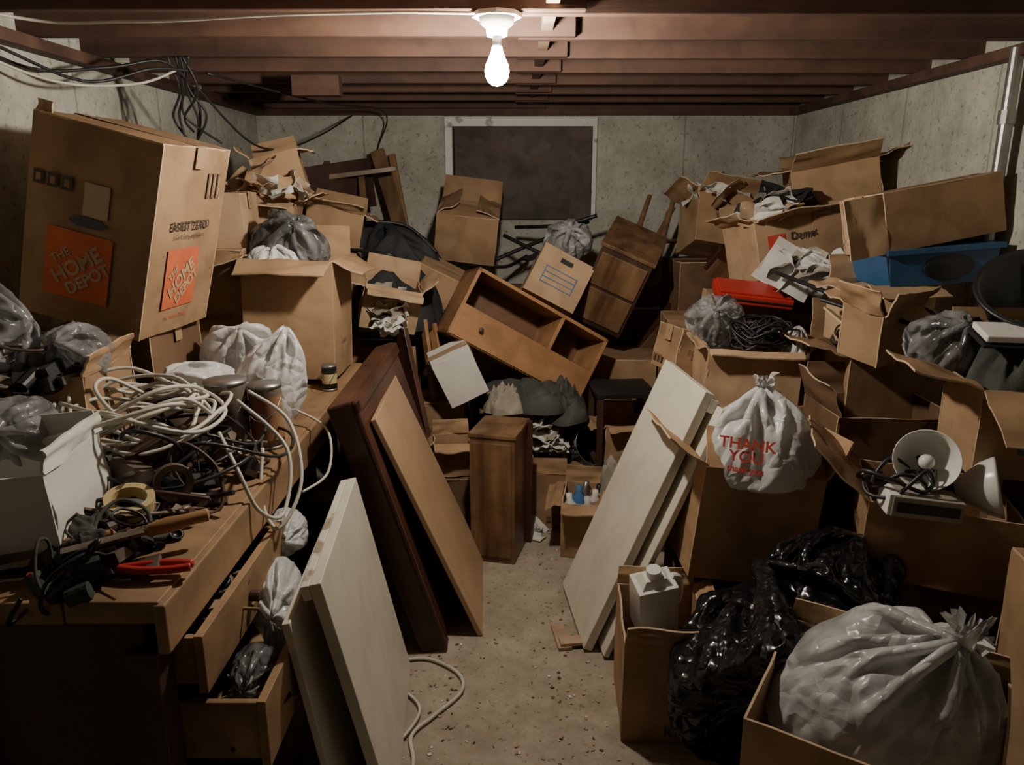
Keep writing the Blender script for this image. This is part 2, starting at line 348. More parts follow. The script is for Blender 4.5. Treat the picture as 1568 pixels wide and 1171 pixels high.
def junk(o,c,r,n,sd,mats,s=(.03,.1)):
    random.seed(sd)
    for i in range(n):
        a=random.uniform(0,6.28);q=random.random()**.5
        M=T(c[0]+math.cos(a)*q*r[0],c[1]+math.sin(a)*q*r[1],c[2]+r[2]*(1-q*q)*random.random())@EU((random.gauss(0,25),random.gauss(0,25),random.uniform(0,360)))
        z=random.uniform(*s);k=random.random();m=random.choice(mats)
        if k<.3:o.box((z,z*random.uniform(.4,1),z*random.uniform(.15,.5)),M,m)
        elif k<.5:o.cyl(z*.3,z*random.uniform(.4,1.2),M@RX(90),m,seg=14)
        elif k<.72:o.rod(M@Vector((-z,0,0)),M@Vector((z,0,0)),z*.07,m,z*.05,8)
        elif k<.85:o.lathe([(z*.4,0),(z*.45,z*.15),(z*.3,z*.16),(z*.28,z*.02)],M,m,16)
        else:o.tube([M@Vector((z*1.2*math.cos(t*1.1+i),z*.8*math.sin(t*1.3),.01*t)) for t in range(6)],z*.05+.001,m,6,5)
def coil(o,c,rx,ry,turns,r,m,sd,jit=.25,zh=.08,ppt=7):
    random.seed(sd);pts=[];a=random.uniform(0,6.28)
    for i in range(int(turns*ppt)):
        a+=2*math.pi/ppt
        if i%ppt==0:jx,jy,js=random.uniform(-jit,jit)*rx,random.uniform(-jit,jit)*ry,random.uniform(.65,1.1)
        pts.append((c[0]+jx+rx*js*math.cos(a),c[1]+jy+ry*js*math.sin(a),c[2]+random.uniform(0,zh)))
    o.tube(pts,r,m,8,6)
# ---------------------------------------------------------------- room
XL,XR,YB,YF,ZC=-1.71,1.90,5.3,-3.6,2.35
def wall(n,lo,hi,m):o=O(n);o.bbox(lo,hi,m);return o.done()
wall('floor',(XL-.2,YF-.2,-.1),(XR+.2,YB+.2,0),CONF)
wall('wall_left',(XL-.2,YF-.2,0),(XL,YB+.2,ZC),CONW)
wall('wall_right',(XR,YF-.2,0),(XR+.2,YB+.2,ZC),CONW)
wall('wall_front',(XL,YF-.2,0),(XR,YF,ZC),CONW)
o=O('wall_back')
o.bbox((XL,YB,0),(XR,YB+.2,1.46),CONW);o.bbox((XL,YB,2.10),(XR,YB+.2,ZC),CONW)
o.bbox((XL,YB,1.46),(-.45,YB+.2,2.10),CONW);o.bbox((.57,YB,1.46),(XR,YB+.2,2.10),CONW);o.done()
wall('ceiling',(XL-.2,YF-.2,ZC),(XR+.2,YB+.2,ZC+.1),WJ)
random.seed(5)
y=-3.17
while y<5.3:
    o=O('ceiling_joist');x0=.12
    o.bbox((XL,y-.02,2.15+random.uniform(0,.006)),(x0+.1,y+.02,ZC),WJ);o.bbox((x0-.1,y+.022,2.15),(XR,y+.06,ZC),WJ)
    o.done(bevel=.003)
    if y<4.9:
        o=O('joist_blocking');o.bbox((.10,y+.06,2.17),(.14,y+.378,2.33),WJ if y>3 else WJL);o.done(bevel=.002)
    y+=.4
o=O('trim_1');o.bbox((XL,YB-.05,2.11),(XR,YB,2.15),WJ);o.done()
o=O('trim_2');o.bbox((XR-.07,YF,2.11),(XR,YB-.05,2.15),WJ);o.done()
o=O('trim_3');o.bbox((XL,YF,2.11),(XL+.07,YB-.05,2.15),WJ);o.done()
o=O('window_1')
for lo,hi in[((-.45,YB-.03,2.04),(.57,YB+.1,2.10)),((-.45,YB-.03,1.46),(-.40,YB+.1,2.04)),((.54,YB-.03,1.46),(.57,YB+.1,2.04)),((-.45,YB-.0,1.46),(.57,YB+.1,1.475))]:o.bbox(lo,hi,WFR)
o.bbox((-.45,YB+.1,1.46),(.57,YB+.12,2.10),BLK);o.done(bevel=.002)
BRD=mat('window_board_brown',(.075,.055,.045),(.16,.12,.10),2.2,.7,.05,20,stain=.4)
o=O('plywood_board');o.slab(.92,.60,T(.075,YB-.03,1.735),BRD,.012,.003);o.done()
o=O('ceiling_bulb_fixture')
bx,by=-.045,2.43
o.cyl(.075,.012,(bx,by,2.142),CER,seg=8);o.lathe([(.052,2.136),(.05,2.118),(.033,2.105),(.03,2.085),(.0,2.085)],T(bx,by,0),CER,28,False)
o.lathe([(.0135,2.10),(.0135,2.062),(.015,2.055)],T(bx,by,0),MET,16)
fx=o.done()
o=O('light_bulb')
o.lathe([(.001,1.945),(.015,1.948),(.027,1.957),(.035,1.972),(.037,1.988),(.034,2.005),(.025,2.024),(.0175,2.04),(.015,2.055)],T(bx,by,0),BULB,20);o.done(parent=fx)
o=O('ceiling_wiring')
o.tube([(XL+.02,1.2,2.14),(-1.5,2.36,2.135),(-1.1,2.40,2.12),(-.7,2.39,2.135),(-.35,2.39,2.142),(-.11,2.40,2.142)],.005,CORDW)
o.tube([(XL+.03,2.3,2.12),(XL+.03,2.8,2.05),(-1.5,3.0,2.08),(-1.35,3.15,2.12),(-1.30,3.3,2.0),(-1.33,3.35,1.85)],.006,CORDB)
o.tube([(XL+.03,1.9,2.12),(XL+.05,2.5,2.10),(-1.55,2.9,2.02),(-1.38,3.1,2.09),(-1.28,3.25,2.1)],.006,CORDB)
o.tube([(XL+.03,2.2,2.14),(XL+.05,2.55,2.05),(-1.56,2.8,2.0),(-1.42,3.05,2.03),(-1.33,3.2,2.1)],.005,CORDW)
for k in range(6):
    random.seed(k+40);x=-1.30+random.uniform(-.07,.07)
    o.tube([(x,3.2,2.15),(x+random.uniform(-.04,.04),3.25,2.03),(x+random.uniform(-.06,.06),3.3,1.93),(x+random.uniform(-.1,.1),3.35,1.82+random.uniform(-.06,.06))],.005,CORDB,6)
o.tube([(-1.30,3.3,2.05),(-1.2,3.6,1.85),(-1.15,4.0,1.84),(-1.1,4.6,1.95),(-1.05,5.2,2.1)],.005,CORDB)
o.tube([(-1.25,3.3,2.1),(-1.0,4.2,2.08),(-.8,5.0,2.1),(-.9,5.27,1.9),(-.95,5.27,1.7)],.005,CORDB)
o.done()
o=O('conduit_pipe');o.rod((1.84,2.95,2.14),(1.84,2.95,.0),.024,MET,seg=16);o.cyl(.031,.05,(1.84,2.95,1.9),MET);o.done()
o=O('wood_stub');o.bbox((-1.02,3.70,2.06),(-.80,3.78,2.15),WJ);o.done(bevel=.003)
# ---------------------------------------------------------------- workbench
o=O('workbench')
for i in range(5):
    a=-1.68+i*.196;o.bbox((a,1.32+.004*i,.80),(a+.192,3.44,.85),WB)
o.bbox((-.715,1.33,.735),(-.69,3.44,.845),WB)
o.bbox((-1.68,1.35,.0),(-.75,1.375,.80),WDK)
o.bbox((-1.68,1.98,0),(-.75,2.0,.80),WDK)
for p in((-.77,3.38),(-1.62,3.38)):o.bbox((p[0]-.04,p[1]-.04,0),(p[0]+.04,p[1]+.04,.8),WB)
o.bbox((-.79,1.33,0),(-.72,1.40,.735),WDK)
o.bbox((-1.68,1.35,.05),(-.75,2.0,.08),WDK);o.bbox((-1.66,2.0,.15),(-.76,3.4,.17),WDK)
bench=o.done(bevel=.004)
def drawer(x0,x1,y0,y1,z0,z1):
    o=O('drawer');t=.016
    o.bbox((x1-.02,y0-.01,z0-.01),(x1,y1+.01,z1+.01),WB);o.bbox((x0,y0,z0),(x0+t,y1,z1),WB)
    o.bbox((x0,y0,z0),(x1-.02,y0+t,z1),WB);o.bbox((x0,y1-t,z0),(x1-.02,y1,z1),WB);o.bbox((x0,y0,z0),(x1-.02,y1,z0+.01),WB)
    o.rod((x1,(y0+y1)/2,(z0+z1)/2),(x1+.025,(y0+y1)/2,(z0+z1)/2),.014,WDK)
    o.done(bevel=.002,parent=bench)
drawer(-1.2,-.655,1.41,1.96,.60,.72)
drawer(-1.15,-.535,1.41,1.96,.41,.56)
bag('plastic_bag',(-.63,1.80,.55),(.07,.13,.11),PLW,3,tuft=False,rot=(70,0,10))
bag('plastic_bag',(-.66,2.02,.66),(.06,.07,.07),PLW,2,tuft=False,rot=(80,0,10))
bag('plastic_bag',(-.62,1.55,.49),(.07,.10,.06),PLGR,2,tuft=False,rot=(60,0,0))
o=O('drawer_contents');junk(o,(-.75,1.68,.62),(.08,.22,.1),40,6,[BLK,METR,WB,CBm],(.03,.09));junk(o,(-.62,1.52,.44),(.06,.1,.08),30,7,[BLK,METR,CLO2],(.03,.07));o.done()
# ---------------------------------------------------------------- leaning doors (left of aisle)
def door(name,loc,rot,d,m,me=None,bev=.003,extra=None):
    o=O(name);o.box(d,Matrix(),m)
    if extra:extra(o,d)
    return o.done(loc,rot,bevel=bev)
def batten(o,d):
    x,y,z=d;o.box((x,.022,.04),(0,y/2+.011,z/2-.02),WHTE)
door('cabinet_door',(-.424,1.971,.367),(-12,-1,94),(.66,.03,.737),WHT,extra=batten)
door('cabinet_door',(-.50,1.88,.33),(-9,-1,93),(.60,.02,.66),WHT)
def tabl(o,d):
    x,y,z=d
    o.box((x,.02,.05),(0,-y/2-.003,z/2-.03),WDR);o.box((.05,.02,z),(-x/2+.025,-y/2-.003,0),WDR)
door('table_top',(-.432,2.86,.486),(-17,-1,90),(.92,.09,.985),WDR,extra=tabl,bev=.008)
door('tan_panel',(-.313,2.817,.434),(-23,0,92),(.623,.02,.935),WTAN)
o=O('wood_plank');o.bar((-.60,3.75,1.12),(-.33,3.35,.02),.14,.025,WDR,90);o.done(bevel=.002)
o=O('wood_plank');o.bar((-.46,3.85,.98),(-.30,3.5,.02),.05,.02,WOR,80);o.done(bevel=.002)
o=O('wood_plank');o.bar((-.42,3.9,.95),(-.22,3.55,.02),.05,.02,WOR,70);o.done(bevel=.002)
# ---------------------------------------------------------------- boxes on bench
o=cbox('cardboard_box',(.36,.40,.34),CD,marks=False);o.done((-1.36,2.60,1.023))
o=cbox('moving_box',(.40,.437,.61),CBm,None,marks=False,warp=.003)
for f,u,k in(('f',-.02,.21),('r',-.02,.20)):
    o.patch(f,u,-.12,k,k,ORG)
    Mx=o.face(f,u,-.12)@RZ(38)
    o.text('THE',k*.17,Mx@T(-.03,k*.24,0),CC,.001);o.text('HOME',k*.30,Mx@T(0,.0,0),CC,.002);o.text('DEPOT',k*.24,Mx@T(.01,-k*.24,0),CC,.002)
    o.text('The Home Depot',.020,o.face(f,u,-.25),ORG)
o.text('EASIEST ZERO',.039,o.face('r',0,.055),INK,.001);o.text('Save Time and Effort',.022,o.face('r',0,.02),INK)
for i in range(3):
    o.patch('f',-.165+i*.045,.12,.032,.042,INK);o.patch('f',-.165+i*.045,.12,.016,.022,CBm,.001);o.patch('r',.09+i*.032,.185,.023,.083,INKB);o.patch('r',.09+i*.032,.185,.012,.06,CA,.001)
o.patch('f',.02,.09,.08,.10,TAPE)
o.add([(.06*math.cos(a*.3927),.016*math.sin(a*.3927),0) for a in range(16)],[tuple(range(16))],o.face('f',0,.02),BLK)
o.slab(.05,.05,T(-.18,-.20,.315)@RX(-8),CC)
o.done((-1.272,2.549,1.526),(.4,14.7,-5))
o=cbox('cardboard_box',(.367,.355,.486),CA,(112,12,105,112),L=.13,marks=False);o.text('2-pack',.03,o.face('r',0,-.1),INK);o.done((-.910,3.196,1.121),(-1,1.7,0))
bag('garbage_bag',(-.93,3.18,1.43),(.18,.15,.14),PLGR,2,tuft=False,rot=(50,30,0))
bag('plastic_bag',(-.96,3.06,1.37),(.11,.07,.05),PLW,0,tuft=False)
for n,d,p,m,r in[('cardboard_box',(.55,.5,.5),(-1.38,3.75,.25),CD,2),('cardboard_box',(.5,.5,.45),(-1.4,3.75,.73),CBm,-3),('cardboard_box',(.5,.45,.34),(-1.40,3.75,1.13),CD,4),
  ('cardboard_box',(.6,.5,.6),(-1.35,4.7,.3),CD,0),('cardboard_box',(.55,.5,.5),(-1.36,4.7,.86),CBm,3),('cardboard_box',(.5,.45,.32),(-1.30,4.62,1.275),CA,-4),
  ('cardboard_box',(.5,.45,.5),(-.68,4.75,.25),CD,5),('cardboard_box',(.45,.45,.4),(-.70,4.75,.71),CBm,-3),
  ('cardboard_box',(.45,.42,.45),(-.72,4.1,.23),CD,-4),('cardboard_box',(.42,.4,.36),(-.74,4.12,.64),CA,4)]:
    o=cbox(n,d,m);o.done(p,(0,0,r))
o=cbox('cardboard_box',(.26,.28,.28),CC,(100,30,70,60));o.done((-1.19,3.75,1.46),(0,10,6))
o=cbox('cardboard_box',(.22,.24,.22),CA,(None,20,30,110),L=.08);o.done((-1.10,3.72,1.69),(0,-14,12))
o=cbox('cardboard_box',(.20,.26,.34),CC,marks=False);o.done((-1.22,3.30,1.45),(0,-3,4))
o=cbox('cardboard_box',(.26,.3,.55),CBm);o.done((-1.24,3.25,1.125),(0,0,2))
papers('paper_scraps',(-1.12,3.55,1.62),(.16,.12,.1),14,3,(PAP,CC),(.08,.16))
o=cbox('cardboard_box',(.30,.28,.22),CA,(60,10,80,110),L=.08);o.done((-.98,4.25,1.43),(0,12,8))
o=cbox('cardboard_box',(.4,.34,.34),CBm);o.done((-1.02,4.28,1.15),(0,0,-8))
o=O('broken_chair')
o.bar((-1.35,4.75,1.68),(-.72,4.85,1.76),.05,.03,WN);o.bar((-1.3,4.6,1.60),(-.9,5.0,1.68),.3,.03,WDK,90)
o.bar((-1.2,5.05,1.80),(-1.0,4.75,1.35),.04,.04,WN);o.bar((-1.30,4.7,1.73),(-1.15,4.5,1.35),.04,.04,WN);o.bar((-.95,4.9,1.74),(-.9,4.7,1.35),.04,.04,WN)
o.done(bevel=.003)
o=O('wood_plank');o.bar((-.88,5.12,1.88),(-.64,4.95,1.1),.09,.03,WN,60);o.done(bevel=.003)
o=O('wood_plank');o.bar((-.80,5.22,1.86),(-.66,5.1,1.1),.04,.03,WOR,60);o.done(bevel=.003)
def strap(o,r):
    o.tube([(-.12,-r[1]*.9,.0),(-.11,-r[1]*1.15,.05),(.11,-r[1]*1.15,.05),(.12,-r[1]*.9,.0)],.010,BLK)
    o.tube([(-.3,0,.02),(-.15,-.05,r[2]*.95),(.1,.02,r[2]*1.0),(.3,.0,.02)],.009,BLK)
o=bag('duffel_bag',(-.72,4.34,1.30),(.34,.24,.15),SUI,3,rot=(8,6,-8),tuft=False,spin=30,pr=strap)
o=O('suitcase');o.box((.56,.40,.14),Matrix(),SUI);o.box((.5,.34,.012),(0,0,.072),BLK);o.box((.57,.012,.02),(0,-.2,0),BLK);o.done((-.70,4.32,1.14),(6,4,-6),bevel=.025)
heap('black_jacket',(-.62,4.0,.93),(.24,.25,.32),SUI,7)
o=cbox('cardboard_box',(.36,.30,.28),CBm,(-78,25,-60,-70),L=.14,marks=False);o.done((-.266,4.60,1.39),(16,7,0))
o=cbox('cardboard_box',(.27,.26,.30),CA,marks=False);o.text('FARMERS',.05,o.face('f',0,-.04),GRNI,.001);o.text('produce',.035,o.face('f',0,-.09),GRNI);o.done((-.43,4.216,1.077),(8,27,0))
o=cbox('cardboard_box',(.28,.22,.22),CC,(100,10,95,40),L=.1);o.done((-.62,3.78,1.08),(10,12,14))
papers('paper_stack',(-.62,3.70,.98),(.1,.12,.2),26,9,(PAP,CW,CLO2),(.06,.13))
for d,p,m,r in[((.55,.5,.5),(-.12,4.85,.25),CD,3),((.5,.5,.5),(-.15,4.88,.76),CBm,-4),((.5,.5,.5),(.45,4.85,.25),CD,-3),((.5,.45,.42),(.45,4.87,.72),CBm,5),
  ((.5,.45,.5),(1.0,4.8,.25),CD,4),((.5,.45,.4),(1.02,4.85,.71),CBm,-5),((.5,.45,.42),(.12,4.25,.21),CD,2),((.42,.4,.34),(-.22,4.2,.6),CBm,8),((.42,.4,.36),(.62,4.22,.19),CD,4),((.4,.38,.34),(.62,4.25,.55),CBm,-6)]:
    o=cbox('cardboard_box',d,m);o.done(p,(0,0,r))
o=O('tv_stand');w,d,h,t=.79,.318,.367,.018
o.box((w,d,t),(0,0,h/2-t/2),WOR);o.box((w,d,t),(0,0,-h/2+t/2),WOR);o.box((t,d,h),(-w/2+t/2,0,0),WOR);o.box((t,d,h),(w/2-t/2,0,0),WOR)
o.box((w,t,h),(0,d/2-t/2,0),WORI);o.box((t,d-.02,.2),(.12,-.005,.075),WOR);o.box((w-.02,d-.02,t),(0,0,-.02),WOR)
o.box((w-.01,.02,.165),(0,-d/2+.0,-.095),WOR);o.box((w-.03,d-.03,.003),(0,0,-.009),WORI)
for x in(-.25,):o.lathe([(.006,0),(.006,.012),(.013,.018),(.012,.025),(.001,.027)],T(x,-d/2-.008,-.095)@RX(90),METR,16)
o.done((.048,3.908,.888),(-10.8,30.3,11.8),bevel=.002)
o=cbox('banker_box',(.297,.30,.279),CC,(-88,-88,None,None),marks=False);
for z in(.03,-.0,-.03,-.06):o.patch('f',0,z,.18,.004,BLUI)
o.patch('f',0,.09,.07,.025,BLK);o.patch('f',-.09,-.015,.004,.1,BLUI);o.patch('f',.09,-.015,.004,.1,BLUI);o.done((.233,4.149,1.132),(-21.7,27.5,-2.4))
o=O('dark_cabinet');w,d,h=.29,.348,.489
o.box((w,d,h),Matrix(),WDK);o.box((w+.02,d+.02,.02),(0,0,h/2+.008),WN);o.box((w-.03,.012,.2),(0,-d/2-.004,.11),WN);o.box((w-.03,.012,.2),(0,-d/2-.004,-.11),WN)
o.done((.593,4.21,1.15),(21,23,-12),bevel=.003)
o=O('wood_headboard');o.box((.20,.06,.95),Matrix(),WDR);o.box((.15,.02,.85),(0,-.03,0),WN);o.done((.975,4.296,.93),(29,29,6),bevel=.006)
bag('plastic_bag',(.33,4.46,1.36),(.15,.13,.12),PLG,2,tuft=False,rot=(60,0,0))
o=O('folding_chair_frame')
o.tube([(-.10,4.62,1.22),(.1,4.68,1.30),(.48,4.8,1.44)],.012,BLK);o.tube([(-.05,4.72,1.36),(.15,4.62,1.27),(.42,4.55,1.16)],.012,BLK)
o.tube([(.02,4.9,1.40),(.3,4.75,1.42),(.52,4.7,1.48)],.012,BLK);o.tube([(-.12,4.6,1.18),(-.02,4.95,1.15),(.1,5.1,1.2)],.012,BLK)
o.bar((.08,4.6,1.22),(.42,4.72,1.34),.12,.012,BLK,0);o.done()
WCH=wood('chair_wood',(.14,.07,.035),(.30,.17,.09),'z',.45,8)
o=O('wooden_stool')
o.rod((.62,4.38,1.08),(.83,4.66,1.60),.022,WCH,.014);o.rod((.78,4.34,1.06),(.98,4.66,1.60),.022,WCH,.014);o.rod((.90,4.62,1.04),(1.18,4.88,1.50),.022,WCH,.014);o.rod((.72,4.66,1.05),(1.04,4.96,1.52),.022,WCH,.014)
for a,b in(((.74,4.54,1.38),(.90,4.53,1.36)),((.88,4.5,1.34),(1.08,4.78,1.32)),((.70,4.48,1.26),(.85,4.46,1.24)),((.83,4.42,1.24),(1.14,4.40,1.12))):o.rod(a,b,.013,WCH)
o.cyl(.17,.03,T(.74,4.48,1.04)@EU((-30,20,0)),WCH,seg=28);o.done(bevel=.002)
o=O('nightstand');w,d,h=.205,.27,.61
o.box((w,d,h-.02),(0,0,-.01),WN);o.box((w+.012,d+.012,.018),(0,0,h/2-.009),WN);o.box((w-.03,.008,h-.07),(0,-d/2-.003,-.005),WN);o.box((.03,.02,h),(w/2+.01,d/2-.03,0),WDR);o.done((-.055,3.225,.305),(0,0,-14),bevel=.003)
for d,p,m,r in[((.4,.4,.36),(.08,3.86,.18),CD,-6),((.34,.34,.2),(.08,3.88,.47),CBm,6),((.3,.3,.3),(-.38,3.75,.15),CD,4),((.26,.26,.28),(-.36,3.78,.45),CBm,-8)]:
    o=cbox('cardboard_box',d,m);o.done(p,(0,0,r))
heap('clothes_pile',(.08,3.76,.56),(.27,.22,.12),CLO,15,3,.6)
heap('clothes_pile',(-.04,3.62,.565),(.1,.1,.10),CLO2,16,3,.7)
heap('clothes_pile',(.26,3.75,.50),(.14,.2,.14),CLO,17,3,.7)
o=cbox('white_box',(.2,.2,.24),CW,None,warp=.003);o.done((-.27,3.62,.76),(8,-24,10))
o=cbox('cardboard_box',(.18,.17,.16),CA,(100,10,100,60),L=.07);o.done((-.29,3.42,.40),(0,0,8))
o=cbox('cardboard_box',(.24,.2,.31),CD);o.done((-.30,3.42,.155),(0,0,4))
papers('paper_scraps',(.16,3.60,.36),(.13,.06,.2),22,31,(PAP,CW,CLO2),(.07,.15))
o=cbox('cardboard_box',(.22,.2,.28),CBm,(-20,10,-30,100),L=.08);o.done((.17,3.56,.143),(0,0,-4))
o=cbox('cardboard_box',(.19,.28,.26),CA,(100,10,110,80),L=.08);o.done((.335,3.27,.133),(0,0,-8))
o=O('bottles')
for x,y_,m in((-.04,-.08,CER),(.04,-.06,PAP),(-.03,.02,BLUI),(.045,.03,CER),(-.02,.09,MET),(.04,.1,BLK)):
    o.lathe([(.001,0),(.033,0),(.035,.01),(.035,.15),(.014,.18),(.014,.21),(.001,.211)],T(x,y_,0)@EU((x*200,y_*90,0)),m,18)
o.done((.335,3.27,.075),(0,0,-8))
o=O('small_dark_table');o.box((.30,.3,.025),(0,0,.33),BLK);
for x in(-.13,.13):
    for y_ in(-.13,.13):o.box((.03,.03,.64),(x,y_,0),WDK)
o.box((.28,.28,.02),(0,0,-.05),WDK);o.done((.56,3.72,.32),(0,0,4),bevel=.003)
o=cbox('cardboard_box',(.2,.2,.2),CA,(90,20,100,60),L=.08);o.done((.56,3.70,.385),(0,0,8))
o=cbox('cardboard_box',(.2,.22,.24),CBm,(90,20,100,None),L=.08);o.done((.55,3.30,.123),(0,0,-5))
heap('clothes_pile',(.52,3.35,.24),(.1,.12,.14),CLO2,18,3,.6)
papers('crumpled_paper',(.14,3.38,.0),(.06,.06,.03),5,33,(PAP,),(.07,.12))
o=O('wire_bin')
for k in range(7):o.tube([(.11*math.cos(a*.785),.11*math.sin(a*.785),.03*k) for a in range(8)],.002,MET,5,4,True)
for a in range(14):o.rod((.11*math.cos(a*.449),.11*math.sin(a*.449),0),(.11*math.cos(a*.449),.11*math.sin(a*.449),.18),.002,MET)
o.done((.40,3.78,.30+.0),(60,20,0))
# ---------------------------------------------------------------- right side
def bat2(o,d):
    x,y,z=d;o.box((x+.006,.03,.05),(0,y/2+.01,z/2-.04),WHTE)
door('cabinet_door',(.448,2.650,.498),(-22,1,-84),(.454,.034,1.045),WHT,extra=bat2)
door('cabinet_door',(.500,2.60,.475),(-22,1,-84),(.45,.022,.99),WHT)
o=O('wood_scrap');o.box((.05,.16,.012),(0,0,0),WJL);o.box((.09,.05,.012),(.03,-.05,.012),WJL);o.done((.185,2.50,.008),(0,0,8))
o=cbox('cardboard_box',(.42,.42,.29),CD);o.done((.82,2.53,.148))
o=cbox('cardboard_box',(.398,.46,.377),CA,(-40,20,58,30),L=.15,marks=False);o.patch('l',0,.0,.02,.3,CC);o.done((.80,2.49,.545),(-5,7,0))
def thank(o,r):
    for i,(t,s) in enumerate((('THANK',.05),('YOU',.05),('thank you',.028))):
        o.text(t,s,T(-.095,-r[1]*1.0,.035-i*.042)@RZ(-26)@RX(82),REDI,.001)
bag('shopping_bag',(.83,2.40,.835),(.20,.18,.165),PLW,3,pr=thank,spin=40)
o=cbox('cardboard_box',(.26,.35,.34),CA,(20,8,None,60),L=.06,marks=False);o.text('KEEP',.05,o.face('f',.05,-.13),INK);o.done((.476,2.125,.172),(0,0,-4))
o=O('plastic_jug');o.box((.13,.10,.19),(0,0,0),CER);o.box((.11,.08,.03),(0,0,.105),CER,.6);o.cyl(.024,.03,(.0,0,.13),CER);o.tube([(.06,0,.10),(.085,0,.08),(.085,0,.0),(.06,0,-.03)],.012,CER);o.done((.46,2.18,.345),(14,-8,10),bevel=.018)
o=O('white_carton');o.box((.07,.05,.12),Matrix(),CW);o.box((.05,.002,.08),(0,-.026,0),INK);o.done((.40,2.03,.27),(20,-14,0),bevel=.002)
bag('garbage_bag',(.77,1.93,.31),(.32,.30,.26),PLB,0,rot=(-68,26,0),tuft=False,spin=70)
bag('garbage_bag',(.98,2.02,.50),(.20,.19,.18),PLB,2,rot=(-40,60,0),tuft=False,spin=20)
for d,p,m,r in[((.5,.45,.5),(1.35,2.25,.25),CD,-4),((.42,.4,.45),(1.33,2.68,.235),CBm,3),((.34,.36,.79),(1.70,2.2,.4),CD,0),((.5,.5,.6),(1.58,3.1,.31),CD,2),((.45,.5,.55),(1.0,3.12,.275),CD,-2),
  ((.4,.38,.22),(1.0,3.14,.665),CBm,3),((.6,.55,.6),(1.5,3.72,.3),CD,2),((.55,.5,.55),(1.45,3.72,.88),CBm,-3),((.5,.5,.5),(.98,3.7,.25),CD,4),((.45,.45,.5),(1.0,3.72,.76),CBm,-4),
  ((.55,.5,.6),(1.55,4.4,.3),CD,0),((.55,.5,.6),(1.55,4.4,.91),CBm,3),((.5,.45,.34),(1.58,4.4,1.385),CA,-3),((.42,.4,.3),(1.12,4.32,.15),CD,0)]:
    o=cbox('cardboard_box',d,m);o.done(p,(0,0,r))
o=cbox('cardboard_box',(.37,.35,.374),CBm,(None,10,75,None),L=.17,marks=False);o.patch('l',0,-.06,.14,.09,ORG);o.done((1.46,2.957,.845),(1,-1,3))
o=O('cable_pile');coil(o,(1.46,2.92,1.02),.14,.12,5,.005,CORDB,4);coil(o,(1.36,2.86,1.04),.1,.1,3,.004,CORDB,5);junk(o,(1.48,2.94,.98),(.14,.12,.1),30,9,[BLK,CLO2,METR,YEL],(.04,.09));o.done()
o=cbox('cardboard_box',(.38,.32,.22),CC,(105,10,80,70),L=.05);o.done((1.0,3.14,.893),(0,2,-4))
o=O('christmas_light_tangle')
for k in range(7):coil(o,(1.04,3.10,1.0),.11,.09,4,.004,CORDB,60+k,.4,.12)
o.done()
bag('plastic_bag',(.88,3.22,1.10),(.13,.12,.11),PLC,2,tuft=False,rot=(60,-30,0))
bag('plastic_bag',(1.18,3.05,1.03),(.05,.06,.06),PLW,0,tuft=False)
o=cbox('cardboard_box',(.2,.2,.2),CBm);o.done((.80,3.40,.92),(0,12,20))
o=cbox('cardboard_box',(.3,.25,.14),CA);o.done((1.08,3.55,1.085),(0,4,0))
o=O('red_toolbox');o.box((.34,.16,.045),Matrix(),REDP);o.box((.32,.14,.012),(0,0,.028),REDP);o.box((.34,.01,.01),(0,-.08,0),BLK);o.done((1.09,3.40,1.18),(18,6,-4),bevel=.008)
o=O('white_paper_bag');o.slab(.24,.20,RZ(0)@RX(-15),PAP,.002,.012);o.slab(.20,.22,T(.05,.05,0)@RZ(60)@RX(10),PAP,.002,.012);o.slab(.22,.2,T(0,.09,-.02)@RX(20),PAP,.002,.02);o.done((1.22,3.30,1.30),(0,28,-10))
bag('plastic_bag',(1.36,3.28,1.29),(.14,.1,.09),PLW,3,tuft=False,rot=(70,30,0))
papers('paper_scraps',(1.30,3.35,1.30),(.14,.1,.1),10,35,(PAP,CLO2),(.08,.16))
o=cbox('cardboard_box',(.42,.34,.40),CD,(None,8,20,None),L=.12);o.done((1.34,2.63,.68),(0,0,-2))
o=cbox('cardboard_box',(.40,.38,.24),CBm,(None,None,52,None),L=.22);o.done((1.30,2.16,.63),(0,2,-20))
def lamp(loc,rot,g=True):
    o=O('clamp_work_lamp')
    o.lathe([(.018,-.07),(.03,-.06),(.05,-.035),(.075,.0),(.088,.035),(.09,.045),(.086,.042),(.072,.0),(.045,-.032),(.02,-.045)],Matrix(),CER,36,False)
    if g:o.lathe([(.001,.03),(.012,.028),(.022,.015),(.022,-.005),(.014,-.03),(.013,-.045)],Matrix(),CER,20)
    o.rod((0,0,-.13),(0,0,-.06),.02,BLK);o.done(loc,rot)
lamp((1.22,2.08,.865),(62,0,-30));lamp((1.37,2.04,.80),(75,0,60),False)
o=O('metal_junction_box');o.box((.19,.1,.06),Matrix(),CLO2);o.box((.17,.004,.03),(0,-.052,0),BLK);o.box((.03,.09,.062),(-.09,0,.002),WHI);o.done((1.17,1.99,.775),(0,4,-8),bevel=.004)
o=O('appliance_cord');coil(o,(1.12,2.06,.78),.10,.08,3,.006,CORDB,14,.2,.1);o.done()
o=cbox('cardboard_box',(.44,.30,.27),CA,(125,10,75,None),L=.2,marks=False);o.patch('f',.0,-.03,.2,.05,BLUI);o.done((1.62,2.22,.94),(0,0,-10))
o=cbox('cardboard_box',(.42,.36,.72),CA);o.done((1.50,1.60,.362),(0,0,-12))
o=cbox('cardboard_box',(.50,.42,.52),CC,(None,5,None,None),L=.06,marks=False);o.done((.86,1.51,.25),(6,0,-33))
bag('garbage_bag',(.925,1.53,.49),(.265,.24,.225),PLG,1,rot=(24,14,0),spin=20)
